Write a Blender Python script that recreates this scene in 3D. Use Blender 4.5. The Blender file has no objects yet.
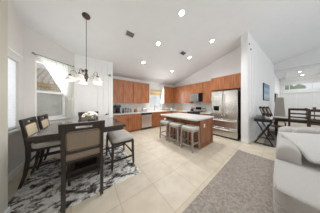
import bpy, bmesh, math, random
from mathutils import Vector, Matrix
random.seed(4)
PI = math.pi
scn = bpy.context.scene
COL = scn.collection

# ------------------------------------------------------------------ camera
TH = math.radians(37.75)
cd = bpy.data.cameras.new('camera'); cam = bpy.data.objects.new('camera', cd); COL.objects.link(cam)
cam.location = (0, 0, 1.37); cam.rotation_euler = (PI/2, 0, -TH)
cd.sensor_fit = 'HORIZONTAL'; cd.sensor_width = 36; cd.lens = 93/320*36
cd.shift_y = -3.1/320; cd.clip_start = 0.05
scn.camera = cam

# ------------------------------------------------------------------ world, big lights, exposure
w = bpy.data.worlds.new('world'); scn.world = w; w.use_nodes = True
bg = w.node_tree.nodes['Background']; bg.inputs[0].default_value = (0.90, 0.95, 1, 1); bg.inputs[1].default_value = 0.7
def area(name, loc, rot, sx, sy, power, col=(1, 1, 1)):
    l = bpy.data.lights.new(name, 'AREA'); l.shape = 'RECTANGLE'; l.size = sx; l.size_y = sy; l.energy = power; l.color = col
    o = bpy.data.objects.new(name, l); o.location = loc; o.rotation_euler = rot; COL.objects.link(o); return o
area('rear_fill_light', (1.8, -3.4, 1.1), (math.radians(125), 0, 0), 6.0, 2.0, 60, (1, .98, .95))  # unseen fill lamp added behind the camera, tilted up to lift the ceiling
area('nook_window_light', (-0.95, 3.9, 1.65), (math.radians(90), 0, math.radians(-140)), .6, 1.2, 14, (.93, .97, 1))
area('far_room_fill_light', (11.5, -3.0, 2.2), (math.radians(90), 0, math.radians(20)), 3, 2, 14, (1, .99, .97))  # fill lamp added to brighten the far room, set at no window
area('kitchen_window_light', (3.45, 4.8, 1.75), (math.radians(-75), 0, 0), .85, 1.1, 22, (.93, .97, 1))
scn.view_settings.view_transform = 'Standard'; scn.view_settings.look = 'None'
scn.view_settings.gamma = 1; scn.view_settings.use_curve_mapping = False
scn.view_settings.exposure = 0.36

# ------------------------------------------------------------------ materials
def srgb(h):
    h = h.lstrip('#'); v = [int(h[i:i+2], 16)/255 for i in (0, 2, 4)]
    return tuple(c/12.92 if c <= .04045 else ((c+.055)/1.055)**2.4 for c in v) + (1,)
def mat(name, c, rough=.6, metal=0, noise=None, scale=20, stretch=(1, 1, 1), bump=0, emit=0, trans=0, coat=0, detail=3, ramp=(.35, .65)):
    m = bpy.data.materials.new(name); m.use_nodes = True; nt = m.node_tree; b = nt.nodes['Principled BSDF']
    b.inputs['Base Color'].default_value = srgb(c); b.inputs['Roughness'].default_value = rough; b.inputs['Metallic'].default_value = metal
    if coat: b.inputs['Coat Weight'].default_value = coat; b.inputs['Coat Roughness'].default_value = .15
    if trans: b.inputs['Transmission Weight'].default_value = trans
    tc = nt.nodes.new('ShaderNodeTexCoord'); mp = nt.nodes.new('ShaderNodeMapping'); mp.inputs['Scale'].default_value = stretch
    nt.links.new(tc.outputs['Object'], mp.inputs[0])
    nz = nt.nodes.new('ShaderNodeTexNoise'); nz.inputs['Scale'].default_value = scale; nz.inputs['Detail'].default_value = detail
    nt.links.new(mp.outputs[0], nz.inputs[0])
    r = nt.nodes.new('ShaderNodeValToRGB'); r.color_ramp.elements[0].position, r.color_ramp.elements[1].position = ramp
    r.color_ramp.elements[0].color = srgb(c); r.color_ramp.elements[1].color = srgb(noise or c)
    nt.links.new(nz.outputs[0], r.inputs[0]); nt.links.new(r.outputs[0], b.inputs['Base Color'])
    if emit:
        b.inputs['Emission Color'].default_value = srgb(c); b.inputs['Emission Strength'].default_value = emit
    if bump:
        bp = nt.nodes.new('ShaderNodeBump'); bp.inputs['Strength'].default_value = bump; bp.inputs['Distance'].default_value = .01
        nt.links.new(nz.outputs[0], bp.inputs['Height']); nt.links.new(bp.outputs[0], b.inputs['Normal'])
    return m
M = {}
M['wall'] = mat('wall_paint', '#dcdad6', .8, noise='#dbd9d5', scale=3)
M['wallb'] = mat('entry_wall_beige', '#c2bfb2', .8, noise='#c6c3b6', scale=3)  # beige-grey, darker than the other wall tones
M['wallk'] = mat('bright_white_paint', '#f5f5f5', .7, noise='#f7f7f7', scale=3)
M['wallw'] = mat('white_wall_paint', '#e9e9e9', .75, noise='#ebebeb', scale=3)
M['ceil'] = mat('ceiling_paint', '#e9ebed', .9, noise='#ebedef', scale=4)
M['trim'] = mat('white_trim', '#efefed', .4, noise='#f1f1ef')
M['wood'] = mat('cherry_wood', '#8e5330', .4, noise='#ad6e43', scale=4, stretch=(6, 6, .7), coat=.25, detail=6)
M['wood2'] = mat('cherry_wood_island', '#87502f', .4, noise='#a46a41', scale=4, stretch=(4, 4, .6), coat=.2, detail=6)
M['dark'] = mat('espresso_wood', '#261c16', .5, noise='#33271f', scale=5, stretch=(5, 1, 1), coat=.0)
M['dark2'] = mat('walnut_wood', '#2e1b13', .4, noise='#462b1f', scale=5, stretch=(1, 5, 1), coat=.3)
M['top'] = mat('glossy_tabletop', '#4d433c', .13, noise='#5f544c', scale=4, stretch=(6, 1, 1), coat=1)
M['taupe'] = mat('taupe_fabric', '#80705f', .95, noise='#908070', scale=120, bump=.2)
M['cream'] = mat('cream_fabric', '#c9b89a', .95, noise='#d6c7ab', scale=120, bump=.2)
M['seatf'] = mat('grey_seat_fabric', '#b3aca4', .95, noise='#c2bcb4', scale=100, bump=.2)
M['stoolf'] = mat('linen_fabric', '#c9c3ba', .95, noise='#d6d1c9', scale=100, bump=.2)
M['greyw'] = mat('grey_washed_wood', '#9a938a', .6, noise='#b0a89f', scale=8, stretch=(3, 3, .5))
M['nail'] = mat('nailhead_brass', '#5d4f40', .35, .9)
M['sofa'] = mat('light_grey_sofa', '#aeaaa6', .95, noise='#b7b3af', scale=150, bump=.25)
M['pillow'] = mat('pillow_grey', '#bbb9b6', .95, noise='#c4c2bf', scale=120, bump=.25)
M['steel'] = mat('stainless_steel', '#cfcbc5', .34, .85, noise='#dedad5', scale=3, stretch=(1, 1, .15))
M['steeld'] = mat('dark_steel', '#3c3a38', .5, .4)
M['black'] = mat('black_plastic', '#17171a', .35, noise='#1f1f22')
M['blackglass'] = mat('black_glass', '#0b0c0f', .08)
M['bronze'] = mat('oiled_bronze', '#4b3d35', .4, .7, noise='#5f5047')
M['nickel'] = mat('nickel', '#8f8b86', .3, .9)
M['glow'] = mat('lamp_glow', '#fff6e8', .5, emit=3)
M['shade'] = mat('frosted_glass_shade', '#fbf4ea', .5, emit=.1)
M['lite'] = mat('downlight_glow', '#fff9f0', .5, emit=14)
M['counter'] = mat('cream_quartz', '#cbc8c2', .3, noise='#d3d0cb', scale=60, coat=.3)
M['splash'] = mat('backsplash', '#d6d2ca', .3, noise='#c6c2ba', scale=25)
M['blind'] = mat('glowing_white_blind', '#e8edf2', .7, emit=.22)  # emission stands in for daylight coming through the blind
M['blind2'] = mat('white_slat_blind', '#c3c7c9', .7)
M['steelm'] = mat('microwave_steel', '#8e8c8a', .35, .85)
M['tan'] = mat('bamboo_shade', '#b8935f', .7, noise='#e4d3ac', scale=3, stretch=(.3, .3, 9))
M['white'] = mat('white_ceramic', '#f0efec', .25)
M['petal'] = mat('white_petals', '#eeeae0', .8, noise='#dcd6c6', scale=60)
M['green'] = mat('leaf_green', '#8b9c82', .8, noise='#adbba6', scale=30)
M['red'] = mat('brick_red', '#92452f', .5, noise='#a65a40')
M['amber'] = mat('amber', '#b07f4a', .5, noise='#c79a66', scale=12)
M['silver'] = mat('silver_canister', '#a4a4a3', .3, .7)
M['rubber'] = mat('vent_grey', '#77736e', .6)
M['paper'] = mat('paper', '#e6e4de', .8)
M['greych'] = mat('grey_upholstery', '#b1a9a0', .95, noise='#bbb3aa', scale=80)
M['stucco'] = mat('stucco_outside', '#c9c3b2', .9, noise='#d3cdbd', scale=20)
M['fascia'] = mat('tan_fascia', '#a98a5d', .8, noise='#bba071')
M['fog'] = mat('frosted_sash', '#b5b7b2', .5, noise='#bcbeb9', scale=6)

def wavy(m):
    nt = m.node_tree; tc = nt.nodes.new('ShaderNodeTexCoord'); mp = nt.nodes.new('ShaderNodeMapping'); mp.inputs['Scale'].default_value = (1, 1, .1)
    nz = nt.nodes.new('ShaderNodeTexNoise'); nz.inputs['Scale'].default_value = 3.5; nz.inputs['Detail'].default_value = 0
    bp = nt.nodes.new('ShaderNodeBump'); bp.inputs['Strength'].default_value = .25; bp.inputs['Distance'].default_value = .02
    nt.links.new(tc.outputs['Object'], mp.inputs[0]); nt.links.new(mp.outputs[0], nz.inputs[0]); nt.links.new(nz.outputs[0], bp.inputs['Height'])
    nt.links.new(bp.outputs[0], nt.nodes['Principled BSDF'].inputs['Normal'])
M['fsteel'] = mat('fridge_steel', '#cdcac5', .26, .9, noise='#dad6d1', scale=3, stretch=(1, 1, .15)); wavy(M['fsteel'])
def sheer():
    m = bpy.data.materials.new('sheer_curtain'); m.use_nodes = True; nt = m.node_tree; b = nt.nodes['Principled BSDF']
    b.inputs['Base Color'].default_value = srgb('#f1f1ee'); b.inputs['Roughness'].default_value = .9
    tl = nt.nodes.new('ShaderNodeBsdfTranslucent'); tl.inputs[0].default_value = srgb('#f4f4f0')
    tr = nt.nodes.new('ShaderNodeBsdfTransparent')
    a = nt.nodes.new('ShaderNodeMixShader'); a.inputs[0].default_value = .7
    c = nt.nodes.new('ShaderNodeMixShader'); c.inputs[0].default_value = .05
    nt.links.new(b.outputs[0], a.inputs[1]); nt.links.new(tl.outputs[0], a.inputs[2])
    nt.links.new(a.outputs[0], c.inputs[1]); nt.links.new(tr.outputs[0], c.inputs[2])
    nt.links.new(c.outputs[0], nt.nodes['Material Output'].inputs[0]); return m
M['sheer'] = sheer()
def glass():
    m = bpy.data.materials.new('window_glass'); m.use_nodes = True; nt = m.node_tree
    g = nt.nodes.new('ShaderNodeBsdfGlossy'); g.inputs['Roughness'].default_value = .02
    t = nt.nodes.new('ShaderNodeBsdfTransparent'); mx = nt.nodes.new('ShaderNodeMixShader'); mx.inputs[0].default_value = .06
    nt.links.new(t.outputs[0], mx.inputs[1]); nt.links.new(g.outputs[0], mx.inputs[2]); nt.links.new(mx.outputs[0], nt.nodes['Material Output'].inputs[0]); return m
M['glass'] = glass()

def tiles():
    m = bpy.data.materials.new('floor_tile'); m.use_nodes = True; nt = m.node_tree; b = nt.nodes['Principled BSDF']
    tc = nt.nodes.new('ShaderNodeTexCoord'); mp = nt.nodes.new('ShaderNodeMapping')
    mp.inputs['Location'].default_value = (-.87+.26, -1.33+.26, 0)
    nt.links.new(tc.outputs['Object'], mp.inputs[0])
    bk = nt.nodes.new('ShaderNodeTexBrick'); bk.offset = 0; bk.inputs['Scale'].default_value = 1
    bk.inputs['Brick Width'].default_value = .52; bk.inputs['Row Height'].default_value = .52; bk.inputs['Mortar Size'].default_value = .006
    bk.inputs['Color1'].default_value = srgb('#d4c8b6'); bk.inputs['Color2'].default_value = srgb('#cbbea9'); bk.inputs['Mortar'].default_value = srgb('#bfae95')
    bk.inputs['Mortar Smooth'].default_value = .3
    mp2 = nt.nodes.new('ShaderNodeMapping'); mp2.inputs['Location'].default_value = (-.87, -1.33, 0)
    nt.links.new(tc.outputs['Object'], mp2.inputs[0]); nt.links.new(mp2.outputs[0], bk.inputs[0])
    nz = nt.nodes.new('ShaderNodeTexNoise'); nz.inputs['Scale'].default_value = 5; nz.inputs['Detail'].default_value = 6
    nt.links.new(tc.outputs['Object'], nz.inputs[0])
    mx = nt.nodes.new('ShaderNodeMix'); mx.data_type = 'RGBA'; mx.blend_type = 'MULTIPLY'; mx.inputs[0].default_value = .5
    rp = nt.nodes.new('ShaderNodeValToRGB'); rp.color_ramp.elements[0].color = (.72, .7, .66, 1); rp.color_ramp.elements[1].color = (1, 1, 1, 1)
    rp.color_ramp.elements[0].position = .3; rp.color_ramp.elements[1].position = .62
    nt.links.new(nz.outputs[0], rp.inputs[0]); nt.links.new(bk.outputs[0], mx.inputs[6]); nt.links.new(rp.outputs[0], mx.inputs[7])
    nt.links.new(mx.outputs[2], b.inputs['Base Color']); b.inputs['Roughness'].default_value = .5; b.inputs['Specular IOR Level'].default_value = .35
    return m
M['tile'] = tiles()
def shag():
    m = bpy.data.materials.new('abstract_shag'); m.use_nodes = True; nt = m.node_tree; b = nt.nodes['Principled BSDF']
    tc = nt.nodes.new('ShaderNodeTexCoord'); mp = nt.nodes.new('ShaderNodeMapping'); mp.inputs['Rotation'].default_value = (0, 0, .35)
    mp.inputs['Scale'].default_value = (1.3, 2.3, 1); nt.links.new(tc.outputs['Object'], mp.inputs[0])
    n1 = nt.nodes.new('ShaderNodeTexNoise'); n1.inputs['Scale'].default_value = 4.0; n1.inputs['Detail'].default_value = 8; n1.inputs['Roughness'].default_value = .68
    n1.inputs['Distortion'].default_value = .8
    nt.links.new(mp.outputs[0], n1.inputs[0])
    r = nt.nodes.new('ShaderNodeValToRGB'); e = r.color_ramp.elements
    e[0].position = .385; e[0].color = srgb('#2f2c2a'); e[1].position = .53; e[1].color = srgb('#e0dcd6')
    x = e.new(.455); x.color = srgb('#75706b')
    nt.links.new(n1.outputs[0], r.inputs[0]); nt.links.new(r.outputs[0], b.inputs['Base Color']); b.inputs['Roughness'].default_value = 1
    return m
M['shag'] = shag()
M['plush'] = mat('taupe_plush', '#867c73', 1, noise='#a89e95', scale=38, detail=5, bump=.6, ramp=(.35, .65))
M['rug3'] = mat('slate_rug', '#7d746c', 1, noise='#8f867d', scale=30, bump=.3)
def sea():
    m = bpy.data.materials.new('seascape_print'); m.use_nodes = True; nt = m.node_tree; b = nt.nodes['Principled BSDF']
    tc = nt.nodes.new('ShaderNodeTexCoord'); sp = nt.nodes.new('ShaderNodeSeparateXYZ'); nt.links.new(tc.outputs['Generated'], sp.inputs[0])
    nz = nt.nodes.new('ShaderNodeTexNoise'); nz.inputs['Scale'].default_value = 6; nt.links.new(tc.outputs['Generated'], nz.inputs[0])
    ad = nt.nodes.new('ShaderNodeMath'); ad.operation = 'MULTIPLY_ADD'; ad.inputs[1].default_value = .35; nt.links.new(nz.outputs[0], ad.inputs[0]); nt.links.new(sp.outputs['Z'], ad.inputs[2])
    r = nt.nodes.new('ShaderNodeValToRGB'); e = r.color_ramp.elements; e[0].position = .15; e[0].color = srgb('#8d959c'); e[1].position = 1.1; e[1].color = srgb('#2c5b80')
    for p, c in ((.45, '#a9bccb'), (.62, '#3f7ea9'), (.85, '#6fa5c7')):
        q = e.new(p); q.color = srgb(c)
    nt.links.new(ad.outputs[0], r.inputs[0]); nt.links.new(r.outputs[0], b.inputs['Base Color']); b.inputs['Roughness'].default_value = .3
    return m
M['sea'] = sea()
def rooftile():
    m = bpy.data.materials.new('roof_tiles'); m.use_nodes = True; nt = m.node_tree; b = nt.nodes['Principled BSDF']
    tc = nt.nodes.new('ShaderNodeTexCoord'); bk = nt.nodes.new('ShaderNodeTexBrick'); bk.inputs['Scale'].default_value = 1
    bk.inputs['Brick Width'].default_value = .3; bk.inputs['Row Height'].default_value = .25; bk.inputs['Mortar Size'].default_value = .04
    bk.inputs['Color1'].default_value = srgb('#c9b9a4'); bk.inputs['Color2'].default_value = srgb('#b3a38d'); bk.inputs['Mortar'].default_value = srgb('#7c6a57')
    nt.links.new(tc.outputs['Object'], bk.inputs[0]); nt.links.new(bk.outputs[0], b.inputs['Base Color']); return m
M['roof'] = rooftile()
def splash_tile():
    m = bpy.data.materials.new('backsplash_tile'); m.use_nodes = True; nt = m.node_tree; b = nt.nodes['Principled BSDF']
    tc = nt.nodes.new('ShaderNodeTexCoord'); ad = nt.nodes.new('ShaderNodeVectorMath'); ad.operation = 'DOT_PRODUCT'; ad.inputs[1].default_value = (1, 1, 0)
    nt.links.new(tc.outputs['Object'], ad.inputs[0]); sp = nt.nodes.new('ShaderNodeSeparateXYZ'); nt.links.new(tc.outputs['Object'], sp.inputs[0])
    cb = nt.nodes.new('ShaderNodeCombineXYZ'); nt.links.new(ad.outputs['Value'], cb.inputs[0]); nt.links.new(sp.outputs[2], cb.inputs[1])
    bk = nt.nodes.new('ShaderNodeTexBrick'); bk.inputs['Scale'].default_value = 1; bk.inputs['Brick Width'].default_value = .15; bk.inputs['Row Height'].default_value = .075
    bk.inputs['Mortar Size'].default_value = .004; bk.inputs['Color1'].default_value = srgb('#f0efec'); bk.inputs['Color2'].default_value = srgb('#e4e2dd'); bk.inputs['Mortar'].default_value = srgb('#cfccc6')
    nt.links.new(cb.outputs[0], bk.inputs[0]); nt.links.new(bk.outputs[0], b.inputs['Base Color']); b.inputs['Roughness'].default_value = .25; return m
M['splasht'] = splash_tile()

# ------------------------------------------------------------------ mesh helpers
def obj(name, bm, m, parent=None, smooth=False, bev=0, seg=2, sub=0):
    me = bpy.data.meshes.new(name); bmesh.ops.recalc_face_normals(bm, faces=bm.faces); bm.to_mesh(me); bm.free()
    for mm in (m if isinstance(m, (list, tuple)) else [m]): me.materials.append(M[mm] if isinstance(mm, str) else mm)
    o = bpy.data.objects.new(name, me); COL.objects.link(o)
    if parent is not None: o.parent = parent
    if smooth:
        for p in me.polygons: p.use_smooth = True
    if bev:
        b = o.modifiers.new('bevel', 'BEVEL'); b.width = bev; b.segments = seg; b.limit_method = 'ANGLE'
    if sub:
        s = o.modifiers.new('sub', 'SUBSURF'); s.levels = s.render_levels = sub
    return o
def tag(o, label, cat, group=None):
    o['label'] = label; o['category'] = cat
    if group: o['group'] = group
    return o
def thing(name, label, cat, loc=(0, 0, 0), rz=0, group=None):
    o = bpy.data.objects.new(name, None); o.empty_display_size = .1; COL.objects.link(o); o.location = loc; o.rotation_euler = (0, 0, rz)
    return tag(o, label, cat, group)
def struct(name, bm, m, **k):
    o = obj(name, bm, m, **k)
    if k.get('parent') is None: o['kind'] = 'structure'
    return o
def dup(root, loc, rz, label, group=None):
    r = root.copy(); COL.objects.link(r); r.location = loc; r.rotation_euler = (0, 0, rz); r['label'] = label
    if group: r['group'] = group
    for ch in list(root.children):
        c = ch.copy(); COL.objects.link(c); c.parent = r
        for g in list(ch.children):
            d = g.copy(); COL.objects.link(d); d.parent = c
    return r
def B(): return bmesh.new()
def box(bm, x0, x1, y0, y1, z0, z1, mi=0, R=None):
    v = [Vector((x, y, z)) for z in (z0, z1) for y in (y0, y1) for x in (x0, x1)]
    if R is not None: v = [R @ p for p in v]
    v = [bm.verts.new(p) for p in v]
    for f in ((0, 2, 3, 1), (4, 5, 7, 6), (0, 1, 5, 4), (1, 3, 7, 5), (3, 2, 6, 7), (2, 0, 4, 6)):
        bm.faces.new([v[i] for i in f]).material_index = mi
    return bm
def bx(*a, **k): return box(B(), *a, **k)
def prism(bm, pts, z0, z1):
    n = len(pts); lo = [bm.verts.new((x, y, z0 if not callable(z0) else z0(x, y))) for x, y in pts]
    hi = [bm.verts.new((x, y, z1 if not callable(z1) else z1(x, y))) for x, y in pts]
    bm.faces.new(lo[::-1]); bm.faces.new(hi)
    for i in range(n): bm.faces.new((lo[i], lo[(i+1) % n], hi[(i+1) % n], hi[i]))
    return bm
def tube(bm, pts, r, n=8, caps=True):
    pts = [Vector(p) for p in pts]; rr = r if isinstance(r, (list, tuple)) else [r]*len(pts); rings = []
    up = Vector((0, 0, 1)); prev = None
    for i, p in enumerate(pts):
        d = (pts[min(i+1, len(pts)-1)]-pts[max(i-1, 0)]).normalized()
        if prev is None:
            a = d.cross(up if abs(d.z) < .95 else Vector((1, 0, 0))).normalized()
        else:
            a = (prev-d*prev.dot(d)).normalized()
        prev = a; b = d.cross(a)
        rings.append([bm.verts.new(p+(a*math.cos(t)+b*math.sin(t))*rr[i]) for t in [2*PI*k/n for k in range(n)]])
    for q, s in zip(rings, rings[1:]):
        for k in range(n): bm.faces.new((q[k], q[(k+1) % n], s[(k+1) % n], s[k]))
    if caps: bm.faces.new(rings[0][::-1]); bm.faces.new(rings[-1])
    return bm
def beam(bm, pts, wx, wy):
    """rectangular-section post through points; section axes are local x / y, sizes per point"""
    rings = []
    for i, p in enumerate(pts):
        a = wx[i] if isinstance(wx, (list, tuple)) else wx; b = wy[i] if isinstance(wy, (list, tuple)) else wy
        rings.append([bm.verts.new((p[0]+s*a/2, p[1]+t*b/2, p[2])) for s, t in ((-1, -1), (1, -1), (1, 1), (-1, 1))])
    for q, s in zip(rings, rings[1:]):
        for k in range(4): bm.faces.new((q[k], q[(k+1) % 4], s[(k+1) % 4], s[k]))
    bm.faces.new(rings[0][::-1]); bm.faces.new(rings[-1]); return bm
def lathe(bm, prof, n=24, c=(0, 0, 0), cap=True):
    rings = [[bm.verts.new((c[0]+r*math.cos(2*PI*k/n), c[1]+r*math.sin(2*PI*k/n), c[2]+z)) for k in range(n)] for r, z in prof]
    for q, s in zip(rings, rings[1:]):
        for k in range(n): bm.faces.new((q[k], q[(k+1) % n], s[(k+1) % n], s[k]))
    if cap: bm.faces.new(rings[0][::-1]); bm.faces.new(rings[-1])
    return bm
def pad(bm, x0, x1, y0, y1, z0, z1, e=5, n=14, R=None):
    """soft rounded block (superellipsoid)"""
    c = Vector(((x0+x1)/2, (y0+y1)/2, (z0+z1)/2)); h = Vector(((x1-x0)/2, (y1-y0)/2, (z1-z0)/2)); vs = {}
    def mp(p):
        l = (abs(p[0])**e+abs(p[1])**e+abs(p[2])**e)**(1/e); q = Vector((p[0]/l*h.x, p[1]/l*h.y, p[2]/l*h.z))+c
        return R @ q if R is not None else q
    def V(p):
        k = tuple(round(t, 5) for t in p)
        if k not in vs: vs[k] = bm.verts.new(mp(p))
        return vs[k]
    g = [math.tan((-1+2*i/n)*PI/4) for i in range(n+1)]
    for ax in range(3):
        for s in (-1, 1):
            for i in range(n):
                for j in range(n):
                    q = []
                    for a, b in ((i, j), (i+1, j), (i+1, j+1), (i, j+1)):
                        p = [0, 0, 0]; p[ax] = s; p[(ax+1) % 3] = g[a]; p[(ax+2) % 3] = g[b]; q.append(V(p))
                    bm.faces.new(q if s > 0 else q[::-1])
    return bm
def pillow(bm, w, h, t, n=16):
    def P(i, j, s):
        u = -1+2*i/n; v = -1+2*j/n
        k = (1-u*u)**.45*(1-v*v)**.45
        pin = 1-.07*(1-abs(u)**2)*1.0; pin2 = 1-.07*(1-abs(v)**2)
        return Vector((u*w/2*pin2, v*h/2*pin, s*t/2*k))
    top = [[bm.verts.new(P(i, j, 1)) for j in range(n+1)] for i in range(n+1)]
    bot = [[top[i][j] if i in (0, n) or j in (0, n) else bm.verts.new(P(i, j, -1)) for j in range(n+1)] for i in range(n+1)]
    for i in range(n):
        for j in range(n):
            bm.faces.new((top[i][j], top[i+1][j], top[i+1][j+1], top[i][j+1]))
            bm.faces.new((bot[i][j], bot[i][j+1], bot[i+1][j+1], bot[i+1][j]))
    return bm
def cz(x, y): return 3.98-.26*y         # underside of the vaulted ceiling

# ------------------------------------------------------------------ the setting
struct('floor', bx(-3, 14, -4.5, 6, -.1, 0), 'tile')
bm = B(); prism(bm, [(-3, -4.5), (9.8, -4.5), (9.8, 5.2), (-3, 5.2)], cz, lambda x, y: cz(x, y)+.15); struct('ceiling', bm, 'ceil')
YB = 4.9; XR = 5.05
# back wall of the kitchen with a window opening X 3.0-3.9, Z 1.1-2.3
bm = B()
box(bm, .7, 3.0, YB, YB+.15, 0, 2.72); box(bm, 3.9, XR+.15, YB, YB+.15, 0, 2.72)
box(bm, 3.0, 3.9, YB, YB+.15, 0, 1.1); box(bm, 3.0, 3.9, YB, YB+.15, 2.3, 2.72)
struct('wall_back', bm, 'wallk')
prismw = lambda pts, m='wallw', name='wall': struct(name, prism(B(), pts, 0, cz), m)
prismw([(XR, .75), (XR+.15, .75), (XR+.15, YB+.15), (XR, YB+.15)], 'wallk', 'wall_right')
struct('wall_right_recess', prism(B(), [(XR-.07, .86), (XR, .86), (XR, 2.1), (XR-.07, 2.1)], 2.5, cz), 'wallk')
# dividing wall that ends beside the fridge and runs to the far room
DV = lambda x: .67-.079*(x-4.28)
prismw([(4.28, .85), (4.28, .67), (12.6, DV(12.6)), (12.6, DV(12.6)+.18), (5.1, .85)], 'wallw', 'wall_divider')
# pantry wall facing the camera, X -.35 .. .77
PY = 4.0
prismw([(-.35, PY), (.77, PY), (.77, YB+.1), (-.35, YB+.1)], 'wallw', 'wall_pantry')
# bay: left wall + 45 degree wall
C1 = Vector((-1.1, 3.4, 0)); C2 = Vector((-.35, 4.0, 0)); L = (C2-C1).length; du = (C2-C1)/L; dn = Vector((-du.y, du.x, 0))
def bayR(): return Matrix.Translation(C1) @ Matrix(((du.x, dn.x, 0, 0), (du.y, dn.y, 0, 0), (0, 0, 1, 0), (0, 0, 0, 1)))
BR = bayR()
W0, W1, WZ0, WZ1 = .16, .755, .98, 2.42
bm = B(); box(bm, -.05, W0, 0, .14, 0, 3.15, R=BR); box(bm, W1, L+.1, 0, .14, 0, 3.05, R=BR); box(bm, W0, W1, 0, .14, 0, WZ0, R=BR); box(bm, W0, W1, 0, .14, WZ1, 3.1, R=BR)
struct('wall_bay', bm, 'wall')
bm = B(); LX = -1.1
prism(bm, [(LX-.14, 3.22), (LX, 3.22), (LX, 3.42), (LX-.14, 3.42)], 0, cz)
prism(bm, [(LX-.14, 2.25), (LX, 2.25), (LX, 3.22), (LX-.14, 3.22)], 0, .88)
prism(bm, [(LX-.14, 2.25), (LX, 2.25), (LX, 3.22), (LX-.14, 3.22)], 2.2, cz)
prism(bm, [(LX-.14, 1.9), (LX, 1.9), (LX, 2.25), (LX-.14, 2.25)], 0, cz)
struct('wall_left', bm, 'wall')
prismw([(-1.3, -4), (-.76, -4), (-.76, 2.0), (-1.3, 2.0)], 'wallb', 'wall_entry')
# far room: header, ceiling, end wall with a transom
XF = 12.5
struct('wall_header', prism(B(), [(9.6, -4.4), (9.8, -4.4), (9.8, .35), (9.6, .35)], 3.5, cz), 'wallw')
struct('wall_header_pilaster', bx(9.6, 9.75, DV(9.6)-.02, DV(9.6)+.05, 0, 3.5), 'trim')
struct('ceiling_far', bx(9.8, 12.8, -4.4, .4, 3.34, 3.5), 'ceil')
bm = B()
for y in (-.3, -1.62, -2.9): box(bm, 9.81, 12.3, y-.05, y+.05, 3.27, 3.34)
box(bm, 12.3, 12.49, -4.2, -.01, 3.16, 3.34)
struct('trim_ceiling_beams', bm, 'trim')
TY0, TY1 = -1.78, -.2
bm = B(); box(bm, XF, XF+.15, -4.4, .3, 0, 2.42); box(bm, XF, XF+.15, -4.4, .3, 2.88, 3.4); box(bm, XF, XF+.15, TY1, .3, 2.42, 2.88); box(bm, XF, XF+.15, -4.4, TY0, 2.42, 2.88)
struct('wall_far', bm, 'wallw')
bm = B(); box(bm, XF-.06, XF, -4, .0, 2.18, 2.26)
for y in (-.05, -.75, -1.45, -2.15): box(bm, XF-.015, XF, y-.03, y+.03, .1, 2.18)
struct('trim_far', bm, 'trim')
# windows
def window(name, R, x0, x1, z0, z1, rail=None, depth=.14, mull=()):
    bm = B(); t = .045
    for a in ((x0, x0+t, z0, z1), (x1-t, x1, z0, z1), (x0+t, x1-t, z0, z0+t), (x0+t, x1-t, z1-t, z1)): box(bm, a[0], a[1], .05, .11, a[2], a[3], R=R)
    if rail: box(bm, x0+t, x1-t, .05, .11, rail-.03, rail+.03, R=R)
    for m_ in mull: box(bm, m_-.02, m_+.02, .05, .11, z0+t, z1-t, R=R)
    o = struct(name, bm, 'trim')
    obj('pane', bx(x0+t, x1-t, .075, .08, z0+t, z1-t, R=R), 'glass', o)
    return o
w1 = window('window_1', BR, W0, W1, WZ0, WZ1, 1.66)
obj('insect_screen', bx(W0+.045, W1-.045, .095, .1, WZ0+.045, 1.63, R=BR), 'fog', w1)
struct('trim_1', bx(W0-.06, W1+.06, -.05, .05, WZ0-.05, WZ0, R=BR), 'trim', bev=.006)
RL = Matrix.Translation((LX, 2.25, 0)) @ Matrix.Rotation(PI/2, 4, 'Z')
w2 = window('window_2', RL, 0, .97, .88, 2.2, 1.55)
struct('trim_2', bx(-.04, 1.0, -.05, .05, .83, .88, R=RL), 'trim', bev=.006)
w3 = window('window_3', Matrix.Translation((0, YB, 0)), 3.0, 3.9, 1.1, 2.3, 1.7, mull=(3.45,))
w4 = window('window_4', Matrix.Translation((XF, 0, 0)) @ Matrix.Rotation(-PI/2, 4, 'Z'), -TY1, -TY0, 2.42, 2.88, None, mull=(.45, 1.4))
struct('trim_3', bx(2.95, 3.95, YB-.03, YB, 1.05, 1.1), 'trim')
# baseboards
def base(name, R, x0, x1, h=.13): struct(name, bx(x0, x1, -.018, 0, 0, h, R=R), 'trim', bev=.005)
base('baseboard_bay', BR, .02, L)
base('baseboard_left', RL, -.2, 1.14)
struct('baseboard_entry', bx(-.76, -.742, -1, 2.0, 0, .13), 'trim', bev=.005)
DR = Matrix.Translation((4.28, .67, 0)) @ Matrix.Rotation(math.atan(-.079), 4, 'Z')
base('baseboard_divider', DR, -.018, 5.2)
struct('baseboard_divider_end', bx(4.262, 4.28, .655, .85, 0, .13), 'trim', bev=.005)
struct('baseboard_pantry', bx(-.33, -.16, PY-.018, PY, 0, .13), 'trim')
# batten strips on the dividing wall and pantry
bm = B()
for x in (.03, .42, .75): box(bm, x, x+.05, -.012, 0, .13, 3.3-.1*x, R=DR)
struct('trim_divider', bm, 'trim')
# pantry door
bm = B(); box(bm, -.16, -.09, PY-.03, PY, 0, 2.47); box(bm, .62, .69, PY-.03, PY, 0, 2.47); box(bm, -.16, .69, PY-.03, PY, 2.40, 2.47)
struct('door_1_frame', bm, 'trim')
bm = B()
for k in range(4):
    x = -.085+k*.178; box(bm, x, x+.16, PY-.03, PY-.004, .01, 2.395)
box(bm, -.09, .62, PY-.012, PY-.002, .01, 2.395)
d = struct('door_1', bm, 'trim')
bm = B(); tube(bm, [(.54, PY-.02, .97), (.54, PY-.07, .97)], .025, 12); tube(bm, [(.54, PY-.07, .97), (.62, PY-.07, .97)], .011, 8)
obj('door_handle', bm, 'bronze', d)
bm = B()
for k in range(6):
    x = -.335+k*.184; prism(bm, [(x, PY-.02), (x+.168, PY-.02), (x+.168, PY), (x, PY)], 2.475, cz)
box(bm, -.335, -.165, PY-.014, PY, .13, 2.47); box(bm, .695, .765, PY-.014, PY, 0, 2.47)
struct('trim_pantry_planks', bm, 'trim')
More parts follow.
